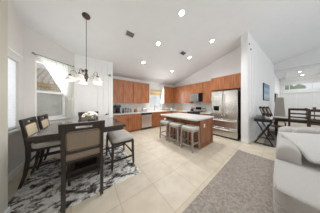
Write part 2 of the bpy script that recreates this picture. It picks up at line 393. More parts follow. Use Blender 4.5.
# ------------------------------------------------------------------ outside the bay window
nh = thing('neighboring_house', 'neighbouring house with tan fascia and tiled roof seen through the nook window', 'house', (-4.3, 8.2, 0), math.atan2(du.y, du.x))
obj('wall', bx(-5, 5, 0, .3, 0, 2.55), 'stucco', nh)
obj('fascia', bx(-5.2, 5.2, -.6, -.5, 2.42, 2.72), 'fascia', nh)
bm = B(); v = [bm.verts.new(p) for p in ((-5.2, -.65, 2.72), (5.2, -.65, 2.72), (5.2, 4, 4.9), (-5.2, 4, 4.9), (-5.2, -.65, 2.66), (5.2, -.65, 2.66), (5.2, 4, 4.84), (-5.2, 4, 4.84))]
for f in ((0, 1, 2, 3), (7, 6, 5, 4), (0, 4, 5, 1), (2, 6, 7, 3), (1, 5, 6, 2), (3, 7, 4, 0)): bm.faces.new([v[i] for i in f])
obj('roof', bm, 'roof', nh)
struct('ground', bx(-14, -1.3, 1.5, 16, -.12, -.02), 'stucco')
# trees outside the far transom window
tr = thing('tree', 'green tree crown seen through the high far window', 'tree', (16.5, -1.6, 0))
bm = B(); tube(bm, [(0, 0, 0), (.05, 0, 2.6)], .12); obj('trunk', bm, 'dark2', tr)
bm = B()
for k in range(26):
    r = random.uniform(.25, .45); c = (random.uniform(-.8, .8), random.uniform(-2.4, 2.4), random.uniform(2.1, 3.15))
    bmesh.ops.create_icosphere(bm, subdivisions=1, radius=r, matrix=Matrix.Translation(c))
obj('crown', bm, 'green', tr)

# ------------------------------------------------------------------ rugs
def rug_mesh(w, d, h, nx, ny, amp, edge=.0):
    bm = B(); g = [[None]*(ny+1) for _ in range(nx+1)]
    for i in range(nx+1):
        for j in range(ny+1):
            e = i in (0, nx) or j in (0, ny)
            ox = random.uniform(-edge, edge) if i in (0, nx) else 0; oy = random.uniform(-edge, edge) if j in (0, ny) else 0
            g[i][j] = bm.verts.new((w*i/nx+ox, d*j/ny+oy, .002 if e else h+random.uniform(-amp, amp)))
    for i in range(nx):
        for j in range(ny): bm.faces.new((g[i][j], g[i+1][j], g[i+1][j+1], g[i][j+1]))
    b = [bm.verts.new((x, y, .001)) for x, y in ((0, 0), (w, 0), (w, d), (0, d))]; bm.faces.new(b[::-1])
    return bm
o = obj('shag_rug', rug_mesh(1.7, 1.75, .016, 130, 130, .009, .012), 'shag', smooth=True); o.location = (-.87, 1.7, 0)
tag(o, 'black and white abstract shag rug under the dining table', 'rug')
o = obj('area_rug', rug_mesh(3.9, 3.7, .016, 160, 150, .004, .003), 'plush', smooth=True); o.location = (-.4, -2.95, 0)
tag(o, 'large plain taupe plush rug in front of the sofa', 'rug')
o = obj('dining_room_rug', rug_mesh(3.2, 2.82, .012, 30, 30, .002), 'rug3', smooth=True); o.location = (4.55, -2.47, 0)
tag(o, 'dark taupe rug under the keyboard stand and far dining table', 'rug')

# ------------------------------------------------------------------ kitchen cabinets
def door_bm(w, h, t=.02, st=.055):
    """shaker door in local x (width) / z (height), front at -y"""
    bm = B(); g = .006
    box(bm, g, w-g, -t*.5, 0, g, h-g)
    for a in ((g, st, g, h-g), (w-st, w-g, g, h-g), (st, w-st, g, st), (st, w-st, h-st, h-g)): box(bm, a[0], a[1], -t, -t*.5, a[2], a[3])
    return bm
def cabinet(name, label, loc, rz, w, d, z0, z1, doors, drawer=False, group=None, knob=True, wood='wood', toe=False, endw=False):
    t = thing(name, label, 'cabinet', loc, rz, group)
    bm = B(); box(bm, 0, w, 0, d, z0+(.1 if toe else 0), z1)
    if toe: box(bm, 0, w, .06, d, 0, .1)
    obj('body', bm, wood, t)
    if endw: obj('end_panel', bx(-.012, -.001, .0, d, z0, z1), 'trim', t)
    zb = z0+(.11 if toe else .0); zt = z1
    if drawer:
        zt = z1-.17
    n = doors
    for k in range(n):
        dw = w/n
        o = obj('door', door_bm(dw, zt-zb), wood, t, bev=.003, seg=1); o.location = (k*dw, -.001, zb)
        if knob:
            kb = B(); lathe(kb, [(.006, 0), (.006, .012), (.014, .016), (.012, .026), (.003, .028)], 10)
            for v in kb.verts: v.co = Vector((v.co.x, -v.co.z, v.co.y))
            q = obj('knob', kb, 'nickel', o, smooth=True)
            left = (k % 2 == 1) if n > 1 else True
            q.location = (.035 if left else dw-.035, -.02, (zt-zb-.06) if toe else .06)
        if drawer:
            o = obj('drawer', door_bm(dw, .16, st=.03), wood, t, bev=.003, seg=1); o.location = (k*dw, -.001, zt+.005)
            q = obj('knob', lathe(B(), [(.014, 0), (.014, .012), (.004, .02)], 10), 'nickel', o); q.location = (dw/2, -.02, .08); q.rotation_euler = (PI/2, 0, 0)
    return t
UF = 4.57; UD = YB-UF-.002; BF = 4.3
cabinet('upper_cabinet', 'wall-hung cherry two-door cabinet above the coffee maker', (.86, UF, 0), 0, .95, UD, 1.39, 2.48, 2, knob=False, group=None)
cabinet('upper_cabinet', 'wall-hung cherry two-door cabinet above the dishwasher, left of the kitchen window', (1.82, UF, 0), 0, .95, UD, 1.39, 2.48, 2, knob=False)
cabinet('upper_cabinet', 'wall-hung cherry cabinet with white end panel, right of the kitchen window', (3.86, UF, 0), 0, .86, UD, 1.39, 2.48, 2, knob=False, endw=True)
RZ = -PI/2   # front (-y) faces -x ; local x runs towards -Y
UX = 4.72
cabinet('corner_cabinet', 'wall-hung cherry corner cabinet left of the microwave', (UX, UF-.002, 0), RZ, 1.36, XR-UX-.002, 1.39, 2.48, 3, knob=False)
cabinet('upper_cabinet', 'short wall-hung cherry cabinet directly over the microwave', (UX, 3.2, 0), RZ, .73, XR-UX-.002, 1.92, 2.48, 2, knob=False)
cabinet('upper_cabinet', 'narrow tall wall-hung cherry cabinet between the microwave and the fridge', (UX, 2.46, 0), RZ, .52, XR-UX-.002, 1.39, 2.48, 1, knob=False)
cabinet('fridge_cabinet', 'deep cherry two-door cabinet above the steel fridge', (4.45, 1.93, 0), RZ, 1.05, XR-4.45-.075, 1.94, 2.50, 2, knob=False)
cabinet('base_cabinet', 'cherry base cabinet with two drawers under the coffee maker', (.8, BF, 0), 0, 1.33, YB-BF-.002, 0, .87, 2, True, toe=True)
cabinet('sink_cabinet', 'cherry base cabinet below the sink and kitchen window', (2.76, BF, 0), 0, 1.65, YB-BF-.002, 0, .87, 3, True, toe=True)
cabinet('base_cabinet', 'cherry base cabinet left of the range', (4.43, 4.29, 0), RZ, 1.07, XR-4.43-.002, 0, .87, 2, True, toe=True)
cabinet('base_cabinet', 'narrow cherry base cabinet between the range and the fridge', (4.43, 2.44, 0), RZ, .5, XR-4.43-.002, 0, .87, 1, True, toe=True)
# worktop
bm = B(); box(bm, .79, XR-.002, 4.27, YB-.002, .872, .912); box(bm, 4.40, XR-.002, 3.22, 4.27, .872, .912)
tag(obj('worktop', bm, 'counter', bev=.006), 'cream L-shaped worktop along the back and right kitchen walls', 'worktop')
tag(obj('worktop', bx(4.40, XR-.002, 1.94, 2.44, .872, .912), 'counter', bev=.006), 'short cream worktop between the range and the fridge', 'worktop')
bm = B(); box(bm, .79, 3.0, YB-.012, YB-.001, .913, 1.388); box(bm, 3.0, 3.9, YB-.012, YB-.001, .913, 1.05); box(bm, 3.95, XR-.002, YB-.012, YB-.001, .913, 1.388)
box(bm, XR-.014, XR-.002, 1.95, YB-.013, .913, 1.388)
struct('wall_backsplash', bm, 'splasht')
# dishwasher
t = thing('dishwasher', 'stainless steel dishwasher under the worktop', 'dishwasher', (2.145, BF, 0))
obj('body', bx(0, .6, .01, .58, .02, .868), 'steeld', t)
obj('door', bx(.005, .595, -.025, .009, .12, .77), 'steel', t, bev=.006)
obj('control_panel', bx(.005, .595, -.025, .009, .775, .866), 'black', t, bev=.004)
obj('handle', tube(B(), [(.05, -.027, .73), (.05, -.06, .73), (.55, -.06, .73), (.55, -.027, .73)], .011), 'steel', t, smooth=True)
# range
t = thing('range', 'stainless steel range with black cooktop and raised back panel', 'stove', (4.42, 3.2, 0), RZ)
obj('body', bx(.0, .74, 0, .6, .02, .9), 'steeld', t, bev=.004)
o = obj('oven_door', bx(.01, .73, -.03, -.001, .2, .76), 'steel', t, bev=.006)
obj('glass', bx(.12, .62, -.034, -.0305, .32, .62), 'blackglass', o)
obj('handle', tube(B(), [(.06, -.03, .7), (.06, -.07, .7), (.68, -.07, .7), (.68, -.03, .7)], .012), 'steel', o, smooth=True)
obj('drawer', bx(.01, .73, -.025, -.001, .04, .19), 'steel', t, bev=.006)
obj('cooktop', bx(0, .74, -.02, .56, .902, .918), 'blackglass', t, bev=.004)
bm = B()
for i in (.2, .54):
    for j in (.13, .4):
        for a in range(4):
            c_, s_ = math.cos(a*PI/2+PI/4), math.sin(a*PI/2+PI/4)
            tube(bm, [(i+.03*c_, j+.03*s_, .94), (i+.13*c_, j+.11*s_, .94), (i+.13*c_, j+.11*s_, .919)], .008, 6)
obj('grate', bm, 'black', t)
o = obj('back_panel', bx(0, .74, .53, .612, .919, 1.21), 'steel', t, bev=.02, seg=3)
obj('display', bx(.2, .54, .524, .529, 1.02, 1.16), 'blackglass', o)
for k, x in enumerate((.06, .13, .61, .68)):
    kn = obj('knob', lathe(B(), [(.024, 0), (.022, .02), (.006, .022)], 14), 'black', o, smooth=False); kn.location = (x, .53, 1.09); kn.rotation_euler = (PI/2, 0, 0)
# microwave
t = thing('microwave', 'stainless steel over-the-range microwave with dark window', 'microwave', (4.66, 3.2, 0), RZ)
obj('body', bx(0, .73, .02, .36, 1.47, 1.915), 'steeld', t)
o = obj('door', bx(.0, .54, -.01, .019, 1.475, 1.912), 'steelm', t, bev=.006)
obj('window', bx(.08, .43, -.014, -.0105, 1.58, 1.80), 'rubber', o)
obj('handle', tube(B(), [(.51, -.01, 1.52), (.51, -.05, 1.52), (.51, -.05, 1.87), (.51, -.01, 1.87)], .011), 'steel', o, smooth=True)
obj('control_panel', bx(.545, .73, -.01, .019, 1.475, 1.912), 'blackglass', t, bev=.004)
# fridge
t = thing('fridge', 'large stainless french-door fridge with two bottom drawers', 'fridge', (4.28, 1.85, 0), RZ)
obj('body', bx(.0, .91, .065, .72, .02, 1.86), 'steeld', t, bev=.006)
for k in (0, 1):
    o = obj('door', bx(.004+k*.455, .451+k*.455, 0, .06, .76, 1.87), 'fsteel', t, bev=.012, seg=3)
    x = .415+k*.08
    obj('handle', tube(B(), [(x, 0, .86), (x, -.05, .88), (x, -.06, 1.3), (x, -.05, 1.74), (x, 0, 1.76)], .013), 'steel', o, smooth=True)
    if k == 0:
        q = obj('water_dispenser', bx(.08, .33, -.006, .0, 1.05, 1.5), 'steel', o, bev=.004)
        obj('dispenser_recess', bx(.1, .31, -.009, -.0065, 1.07, 1.26), 'blackglass', o)
for z0, z1 in ((.41, .75), (.06, .40)):
    o = obj('drawer', bx(.004, .906, 0, .06, z0, z1), 'fsteel', t, bev=.012, seg=3)
    obj('handle', tube(B(), [(.05, 0, z1-.065), (.07, -.05, z1-.065), (.455, -.065, z1-.065), (.84, -.05, z1-.065), (.86, 0, z1-.065)], .015), 'steel', o, smooth=True)
obj('kick_plate', bx(.02, .89, .03, .06, .0, .055), 'black', t)
# sink faucet
bm = B(); tube(bm, [(0, 0, 0), (0, 0, .26)] + [(0, -.09+.09*math.cos(a), .26+.09*math.sin(a)) for a in [PI*k/8 for k in range(1, 9)]] + [(0, -.18, .2)], .013)
lathe(bm, [(.03, 0), (.03, .02), (.015, .03)], 14)
o = obj('faucet', bm, 'nickel', smooth=True); o.location = (3.3, 4.82, .9125); tag(o, 'tall gooseneck nickel faucet below the kitchen window', 'faucet')
# window shade (bamboo)
bm = B()
for k in range(3): box(bm, 3.02, 3.86, YB-.035, YB-.015, 1.87+k*.125, 1.985+k*.125)
box(bm, 3.02, 3.86, YB-.03, YB-.02, 1.88, 2.24)
tag(obj('roman_blind', bm, 'tan', bev=.01), 'tan woven roman shade folded up over the kitchen window', 'window shade')
bm = B()
for k in range(10): box(bm, 3.01, 3.87, YB+.015, YB+.045, 1.13+k*.068, 1.134+k*.068+.045)
tag(obj('window_blind', bm, 'blind2'), 'white slatted blind on the lower kitchen window', 'blind')

# ------------------------------------------------------------------ worktop clutter
def place(o, x, y, z=.9125, rz=0): o.location = (x, y, z); o.rotation_euler = (0, 0, rz); return o
t = thing('coffee_maker', 'black coffee maker on the left end of the worktop', 'coffee maker', (1.10, 4.62, .9125))
obj('body', box(box(bx(-.11, .11, -.1, .15, 0, .04), -.11, .11, .03, .15, .04, .36), -.11, .11, -.1, .15, .27, .38), 'black', t, bev=.01)
obj('carafe', lathe(B(), [(.05, .045), (.075, .08), (.07, .17), (.045, .22)], 16, (0, -.03, 0)), 'blackglass', t, smooth=True)
t = thing('knife_block', 'dark knife block beside the coffee maker at the pantry corner', 'knife block', (.93, 4.66, .9125))
R = Matrix.Rotation(-.3, 4, 'X'); obj('block', prism(B(), [(-.055, -.1), (.055, -.1), (.055, .09), (-.055, .09)], 0, lambda x, y: .2-y*.6), 'dark2', t, bev=.005)
bm = B()
for k in range(6): box(bm, -.045+.035*(k % 3), -.025+.035*(k % 3), -.05+.07*(k//3), -.03+.07*(k//3), .2, .34)
obj('knife_handle', bm, 'black', t)
o = obj('grinder', lathe(B(), [(.04, 0), (.045, .1), (.03, .12), (.035, .2), (.02, .22)], 16), 'steeld', smooth=True); tag(place(o, 1.34, 4.64), 'small dark grinder right of the coffee maker', 'grinder')
for k, (x, h, r, lab) in enumerate(((1.49, .2, .05, 'tallest grey lidded canister in the row left of the red jar'), (1.61, .17, .048, 'middle-height grey lidded canister in the row left of the red jar'), (1.73, .15, .045, 'shortest grey lidded canister in the row left of the red jar'))):
    t = thing('canister', lab, 'canister', (x, 4.68, .9125), 0, 'grey canisters on the worktop')
    obj('jar', lathe(B(), [(r*.9, 0), (r, .01), (r, h)], 18), 'silver', t, smooth=False)
    obj('lid', lathe(B(), [(r*1.04, h), (r*1.04, h+.02), (r*.3, h+.03), (r*.25, h+.05)], 18), 'black', t)
t = thing('jar', 'red jar on the worktop between the canisters and the toaster', 'jar', (1.95, 4.66, .9125)); obj('body', lathe(B(), [(.045, 0), (.06, .05), (.055, .13), (.04, .16)], 16), 'red', t, smooth=True); obj('lid', lathe(B(), [(.042, .16), (.042, .18), (.01, .2)], 16), 'amber', t)
t = thing('bottle', 'amber bottle with dark cap beside the red jar', 'bottle', (2.07, 4.7, .9125)); obj('body', lathe(B(), [(.03, 0), (.033, .14), (.012, .19), (.012, .24)], 14), 'amber', t, smooth=True); obj('cap', lathe(B(), [(.014, .24), (.014, .265)], 10), 'black', t)
t = thing('toaster', 'rounded steel toaster on the worktop left of the window', 'toaster', (2.5, 4.64, .9125))
obj('body', pad(B(), -.15, .15, -.09, .09, .01, .2, 5), 'steel', t, smooth=True); obj('slot', box(bx(-.11, .11, -.045, -.02, .195, .2005), -.11, .11, .02, .045, .195, .2005), 'black', t); obj('lever', bx(-.165, -.148, -.015, .015, .1, .12), 'black', t)
t = thing('basket', 'round tan woven basket of bread right of the sink', 'basket', (4.1, 4.62, .9125)); obj('bowl', lathe(B(), [(.09, 0), (.14, .08), (.145, .13), (.135, .13), (.125, .08), (.05, .02)], 20), 'amber', t, smooth=True)
bm = B()
for a in range(4): bmesh.ops.create_icosphere(bm, subdivisions=2, radius=.055, matrix=Matrix.Translation((.06*math.cos(a*1.57), .06*math.sin(a*1.57), .12)))
obj('bread', bm, 'tan', t, smooth=True)
t = thing('utensil_crock', 'white utensil crock in the worktop corner', 'crock', (4.55, 4.6, .9125)); obj('pot', lathe(B(), [(.06, 0), (.07, .15), (.06, .15), (.05, .02)], 18), 'white', t, smooth=True)
bm = B()
for a in range(5): tube(bm, [(.02*math.cos(a*1.3), .02*math.sin(a*1.3), .03), (.06*math.cos(a*1.3), .06*math.sin(a*1.3), .3)], [.006, .012], 6)
obj('utensil', bm, 'amber', t)
o = obj('cutting_board', bx(-.14, .14, -.012, .012, 0, .24, R=Matrix.Rotation(-.12, 4, 'X')), 'amber', bev=.01); tag(place(o, 4.84, 4.2, .914, -PI/2), 'wooden cutting board leaning on the right wall backsplash', 'cutting board')
t = thing('kettle', 'black kettle on the range cooktop', 'kettle', (4.6, 3.02, .951)); obj('body', lathe(B(), [(.07, 0), (.09, .03), (.085, .09), (.04, .13), (.012, .15)], 18), 'black', t, smooth=True)
obj('handle', tube(B(), [(.07, 0, .1), (.06, 0, .19), (0, 0, .22), (-.06, 0, .19), (-.07, 0, .1)], .009), 'black', t, smooth=True); obj('spout', tube(B(), [(0, -.07, .06), (0, -.13, .12)], [.02, .01]), 'black', t)

# ------------------------------------------------------------------ island
t = thing('kitchen_island', 'cherry kitchen island with cream worktop and seating overhang', 'kitchen island', (0, 0, 0))
bm = B(); box(bm, 2.68, 3.48, 1.48, 3.03, .0, .862)
obj('body', bm, 'wood2', t)
for k in range(3):
    o = obj('panel', door_bm(.50, .84), 'wood2', t); o.location = (2.679, 3.02-k*.515, .012); o.rotation_euler = (0, 0, RZ)
for x in (2.655, 3.46): obj('corner_post', bx(x, x+.04, 1.46, 1.50, 0, .862), 'wood2', t)
obj('baseboard', bx(2.71, 3.45, 1.466, 1.479, 0, .09), 'wood2', t)
bm = B()
pts = []
x0, x1, y0, y1, r = 2.38, 3.58, 1.43, 3.08, .07
for cx, cy, a0 in ((x1-r, y1-r, 0), (x0+r, y1-r, 90), (x0+r, y0+r, 180), (x1-r, y0+r, 270)):
    for k in range(7): a = math.radians(a0+15*k); pts.append((cx+r*math.cos(a), cy+r*math.sin(a)))
prism(bm, pts, .864, .912); obj('worktop', bm, 'counter', t, bev=.008)
o = obj('outlet', bx(2.90, 2.97, 1.472, 1.4795, .60, .72), 'white', t, bev=.003)
# things on the island top
# ------------------------------------------------------------------ island stools
def stool(label, loc):
    t = thing('counter_stool', label, 'stool', loc, 0, 'upholstered stools at the island')
    W, D, h = .40, .44, .6      # x, y
    obj('seat', pad(B(), -W/2, W/2, -D/2, D/2, h, h+.09, 6), 'stoolf', t, smooth=True)
    obj('apron', bx(-W/2+.02, W/2-.02, -D/2+.02, D/2-.02, h-.05, h+.01), 'greyw', t)
    for sx in (-1, 1):
        for sy in (-1, 1):
            obj('leg', beam(B(), [(sx*(W/2-.02), sy*(D/2-.02), 0), (sx*(W/2-.035), sy*(D/2-.035), h)], .036, .036), 'greyw', t)
    for sy in (-1, 1): obj('stretcher', bx(-W/2+.035, W/2-.035, sy*(D/2-.03)-.012, sy*(D/2-.03)+.012, .2, .23), 'greyw', t)
    for sx in (-1, 1): obj('stretcher', bx(sx*(W/2-.03)-.012, sx*(W/2-.03)+.012, -D/2+.035, D/2-.035, .13, .16), 'greyw', t)
    return t
s1 = stool('upholstered grey-legged island stool nearest the camera, at the island corner', (2.46, 1.68, 0))
dup(s1, (2.46, 2.21, 0), 0, 'middle one of the three upholstered island stools')
dup(s1, (2.46, 2.74, 0), 0, 'far island stool nearest the dishwasher, with a white cup on its seat')
t = thing('cup', 'small white cup standing on the far island stool', 'cup', (2.40, 2.78, .691)); obj('body', lathe(B(), [(.025, 0), (.035, .02), (.04, .1), (.034, .1), (.028, .02)], 16), 'white', t, smooth=True); obj('handle', tube(B(), [(.038, 0, .08), (.065, 0, .07), (.062, 0, .04), (.036, 0, .03)], .006), 'white', t)

# ------------------------------------------------------------------ dining table and chairs
t = thing('dining_table', 'square espresso counter-height dining table with glossy top', 'table', (0, 0, .016))
TX0, TX1, TYa, TYb, TZ = -.61, .61, 1.98, 3.28, .92
obj('tabletop', bx(TX0, TX1, TYa, TYb, TZ-.035, TZ), 'top', t, bev=.004)
bm = B()
for a in ((TX0-.012, TX1+.012, TYa-.012, TYa), (TX0-.012, TX1+.012, TYb, TYb+.012), (TX0-.012, TX0, TYa, TYb), (TX1, TX1+.012, TYa, TYb)): box(bm, a[0], a[1], a[2], a[3], TZ-.05, TZ-.002)
obj('edge_band', bm, 'dark', t, bev=.003)
bm = B()
for a in ((TX0+.05, TX1-.05, TYa+.03, TYa+.055), (TX0+.05, TX1-.05, TYb-.055, TYb-.03), (TX0+.03, TX0+.055, TYa+.05, TYb-.05), (TX1-.055, TX1-.03, TYa+.05, TYb-.05)): box(bm, a[0], a[1], a[2], a[3], TZ-.11, TZ-.036)
obj('apron', bm, 'dark', t)
bm = B(); box(bm, -.3, .24, 2.33, 2.93, 0.0, .09)
obj('pedestal_base', bm, 'dark', t, bev=.004)
bm = B()
for x in (-.25, .15):
    for y in (2.38, 2.83): box(bm, x, x+.05, y, y+.05, .09, .8)
box(bm, -.25, .2, 2.38, 2.88, .42, .45); box(bm, -.25, .2, 2.38, 2.88, .77, .83); box(bm, -.22, .17, 2.60, 2.63, .09, .8)
obj('pedestal', bm, 'dark', t)

def chair(label, fab, loc, rz):
    t = thing('dining_chair', label, 'chair', loc, rz, 'espresso counter-height dining chairs')
    W, D, S = .47, .42, .6
    for s in (-1, 1):
        x = s*(W/2-.025)
        obj('rear_leg', beam(B(), [(x*.96, -.29, 0), (x, -.235, .2), (x, -.205, .45), (x, -.205, .62), (x, -.225, .78), (x, -.268, 1.04)], .042, [.036, .042, .05, .055, .045, .034]), 'dark', t, bev=.004)
        obj('leg', beam(B(), [(x*.96, D/2-.02, 0), (x, D/2-.03, S-.02)], [.032, .045], [.032, .045]), 'dark', t, bev=.003)
        obj('side_stretcher', bx(x-.012, x+.012, -.22, D/2-.04, .27, .3), 'dark', t)
    obj('front_stretcher', bx(-W/2+.03, W/2-.03, D/2-.045, D/2-.02, .2, .235), 'dark', t)
    obj('rear_stretcher', bx(-W/2+.03, W/2-.03, -.235, -.215, .34, .365), 'dark', t)
    obj('seat_frame', bx(-W/2+.015, W/2-.015, -.2, D/2-.01, S-.055, S), 'dark', t, bev=.003)
    obj('seat', pad(B(), -W/2+.005, W/2-.005, -.19, D/2+.01, S-.02, S+.06, 7), 'seatf', t, smooth=True)
    # top rail with a hand slot
    R = Matrix.Translation((0, -.262, 1.035)) @ Matrix.Rotation(math.radians(9), 4, 'X'); hw = W/2+.012
    bm = B(); box(bm, -hw, hw, -.017, .017, .016, .06, R=R); box(bm, -hw, hw, -.017, .017, -.055, -.014, R=R)
    for s in (-1, 1): box(bm, *(sorted((s*.09, s*hw))), -.017, .017, -.014, .016, R=R)
    obj('top_rail', bm, 'dark', t, bev=.002)
    R = Matrix.Translation((0, -.236, .84)) @ Matrix.Rotation(math.radians(8), 4, 'X')
    bp = obj('backrest', pad(B(), -W/2+.045, W/2-.045, -.022, .026, -.125, .15, 9, R=R), fab, t, smooth=True)
    bm = B()
    def nail(p): bmesh.ops.create_icosphere(bm, subdivisions=1, radius=.0075, matrix=R @ Matrix.Translation(p))
    for k in range(17):
        x = -W/2+.06+k*(W-.12)/16; nail((x, -.024, .135)); nail((x, -.024, -.105))
    for k in range(11):
        for s in (-1, 1): nail((s*(W/2-.058), -.023, -.105+k*.024))
    obj('nail_trim', bm, 'nail', bp)
    obj('lower_rail', bx(-W/2+.03, W/2-.03, -.222, -.185, .672, .72), 'dark', t, bev=.003)
    bm = B(); box(bm, -W/2+.045, W/2-.045, -.213, -.185, .585, .671); sb = obj('seat_back_band', bm, fab, t, bev=.004)
    bm = B()
    for k in range(17): bmesh.ops.create_icosphere(bm, subdivisions=1, radius=.0065, matrix=Matrix.Translation((-W/2+.06+k*(W-.12)/16, -.214, .6)))
    obj('nail_trim', bm, 'nail', sb)
    return t
chair('near dining chair with its taupe nail-trimmed back to the camera', 'taupe', (-.04, 1.93, .016), 0)
chair('cream-backed dining chair on the window side nearest the camera', 'cream', (-.57, 2.74, .016), RZ)
chair('cream-backed dining chair on the window side, the one farther back', 'cream', (-.53, 3.24, .016), RZ)
chair('dining chair at the far side of the table, facing the camera behind the flowers', 'taupe', (.02, 3.35, .016), PI)
# backless stool at the right side
t = thing('dining_bench', 'backless espresso bench with grey padded seat at the right side of the dining table', 'bench', (.605, 2.42, .016))
W = .46; D = .74
obj('seat', pad(B(), -W/2, W/2, -D/2, D/2, .53, .615, 8), 'seatf', t, smooth=True)
obj('apron', bx(-W/2+.01, W/2-.01, -D/2+.01, D/2-.01, .49, .545), 'dark', t)
for sx in (-1, 1):
    for sy in (-1, 1): obj('leg', beam(B(), [(sx*(W/2-.01), sy*(D/2-.015), 0), (sx*(W/2-.025), sy*(D/2-.025), .52)], [.034, .048], [.034, .048]), 'dark', t, bev=.003)
for s in (-1, 1):
    obj('stretcher', bx(-W/2+.03, W/2-.03, s*(D/2-.02)-.012, s*(D/2-.02)+.012, .15, .185), 'dark', t)
    obj('stretcher', bx(s*(W/2-.02)-.012, s*(W/2-.02)+.012, -D/2+.04, D/2-.04, .22, .25), 'dark', t)
# flowers
t = thing('flower_bowl', 'bunch of white flowers in a small bowl on the dining table', 'flowers', (.05, 2.98, TZ+.017))
obj('bowl', lathe(B(), [(.05, 0), (.09, .03), (.1, .06), (.09, .06), (.05, .015)], 20), 'silver', t, smooth=True)
bm = B()
for k in range(110):
    a = random.uniform(0, 2*PI); r = .165*math.sqrt(random.random()); z = .07+.13*math.sqrt(max(0, 1-(r/.17)**2))
    bmesh.ops.create_icosphere(bm, subdivisions=1, radius=random.uniform(.02, .032), matrix=Matrix.Translation((r*math.cos(a), r*math.sin(a), z+random.uniform(-.01, .01))))
o = obj('blossoms', bm, 'petal', t, smooth=True); o['kind'] = 'stuff'
bm = B()
for k in range(9):
    a = k*.7; tube(bm, [(.05*math.cos(a), .05*math.sin(a), .05), (.15*math.cos(a), .15*math.sin(a), .06)], [.012, .003], 5)
obj('leaves', bm, 'green', t)

# ------------------------------------------------------------------ chandelier
CX, CY = -.03, 2.62
t = thing('chandelier', 'bronze five-arm chandelier with white bell shades over the dining table', 'chandelier', (CX, CY, 0))
SL = Matrix.Translation((0, 0, cz(0, CY))) @ Matrix.Rotation(-math.atan(.26), 4, 'X')
bm = B(); lathe(bm, [(.075, 0), (.075, -.012), (.05, -.03), (.012, -.045)], 20); bm.transform(SL); obj('canopy', bm, 'bronze', t, smooth=True)
obj('chain', tube(B(), [(0, 0, cz(0, CY)-.04), (0, 0, 2.1)], .006, 6), 'bronze', t)
obj('hub', lathe(B(), [(.008, 2.13), (.03, 2.1), (.018, 2.05), (.035, 1.98), (.03, 1.92), (.015, 1.88), (.02, 1.86), (.004, 1.84)], 16), 'bronze', t, smooth=True)
for k in range(5):
    a = .55+k*2*PI/5; c_, s_ = math.cos(a), math.sin(a)
    P = [(.03, 1.96), (.09, 1.93), (.15, 1.97), (.18, 2.04), (.22, 2.06), (.255, 2.03), (.262, 1.97)]
    q = obj('arm', tube(B(), [(r*c_, r*s_, z) for r, z in P], .006, 6), 'nickel', t, smooth=True)
    obj('socket', lathe(B(), [(.02, 1.965), (.026, 1.95), (.024, 1.93)], 12, (.262*c_, .262*s_, 0)), 'bronze', q)
    sh = B(); lathe(sh, [(.024, 1.94), (.043, 1.925), (.064, 1.895), (.078, 1.86), (.094, 1.84), (.09, 1.84), (.073, 1.862), (.058, 1.893), (.038, 1.915)], 22, (.262*c_, .262*s_, 0), cap=False)
    obj('lamp_shade', sh, 'shade', t, smooth=True)
    b_ = B(); bmesh.ops.create_icosphere(b_, subdivisions=2, radius=.028, matrix=Matrix.Translation((.262*c_, .262*s_, 1.88))); obj('bulb', b_, 'glow', q, smooth=True)
l = bpy.data.lights.new('chandelier_light', 'POINT'); l.energy = 14; l.color = (1, .96, .91); l.shadow_soft_size = .25
o = bpy.data.objects.new('chandelier_light', l); o.location = (CX, CY, 1.78); COL.objects.link(o)

# ------------------------------------------------------------------ ceiling fittings
A = math.atan(.26)
def downlight(x, y, z, rx, label, p=52):
    t = thing('recessed_light', label, 'ceiling light', (x, y, z-.001), 0, 'recessed ceiling lights'); t.rotation_euler = (-rx, 0, 0)
    obj('trim_ring', lathe(B(), [(.062, 0), (.095, 0), (.095, -.008), (.062, -.012)], 28, cap=False), 'trim', t)
    obj('lens', lathe(B(), [(.001, -.004), (.062, -.004), (.062, -.006), (.001, -.006)], 28), 'lite', t)
    l = bpy.data.lights.new('recessed_lamp', 'SPOT'); l.energy = p; l.spot_size = math.radians(150); l.spot_blend = .8; l.shadow_soft_size = .07; l.color = (.93, .975, 1)
    o = bpy.data.objects.new('recessed_lamp', l); o.location = (x, y, z-.03); COL.objects.link(o)
for x, y, lab in ((1.82, 1.48, 'large recessed ceiling light nearest the camera'), (1.82, 2.45, 'recessed ceiling light above the middle of the island stools'),
                  (1.82, 3.47, 'recessed ceiling light in front of the left upper cabinets'), (3.48, 1.48, 'recessed ceiling light in front of the fridge'),
                  (3.48, 2.4, 'recessed ceiling light beside the right ceiling vent'), (3.48, 3.47, 'recessed ceiling light farthest back, near the kitchen corner')):
    downlight(x, y, cz(x, y), A, lab, 74 if x > 3 else 42)
for x, y, lab in ((1.82, -.6, 'added unseen recessed light over the area rug behind the view'), (3.48, -.6, 'added unseen recessed light brightening the sofa')):  # unseen fixtures added to brighten the sofa and near floor
    downlight(x, y, cz(x, y), A, lab, 24)
downlight(10.4, -.76, 3.34, 0, 'recessed light in the far dining room ceiling, nearer one', 26)
downlight(11.8, -.95, 3.34, 0, 'recessed light in the far dining room ceiling, by the high window', 20)
def vent(x, y, label, w=.3, d=.2, rz=0):
    t = thing('ceiling_vent', label, 'vent', (x, y, cz(x, y)-.001)); t.rotation_euler = (-A, 0, rz)
    bm = B(); e = .025
    for a in ((-w/2, w/2, -d/2, -d/2+e), (-w/2, w/2, d/2-e, d/2), (-w/2, -w/2+e, -d/2+e, d/2-e), (w/2-e, w/2, -d/2+e, d/2-e)): box(bm, *a, -.012, 0)
    obj('frame', bm, 'ceil', t)
    obj('backing', bx(-w/2+e, w/2-e, -d/2+e, d/2-e, -.003, -.001), 'rubber', t)
    for k in range(5):
        y_ = -d/2+e+.018+k*(d-2*e-.03)/4; obj('slat', bx(-w/2+e, w/2-e, y_-.006, y_+.006, -.011, -.006), 'silver', t)
vent(.93, 2.57, 'grey ceiling vent near the chandelier', .26, .2)
vent(2.98, 2.36, 'grey ceiling vent beside a recessed light above the island')

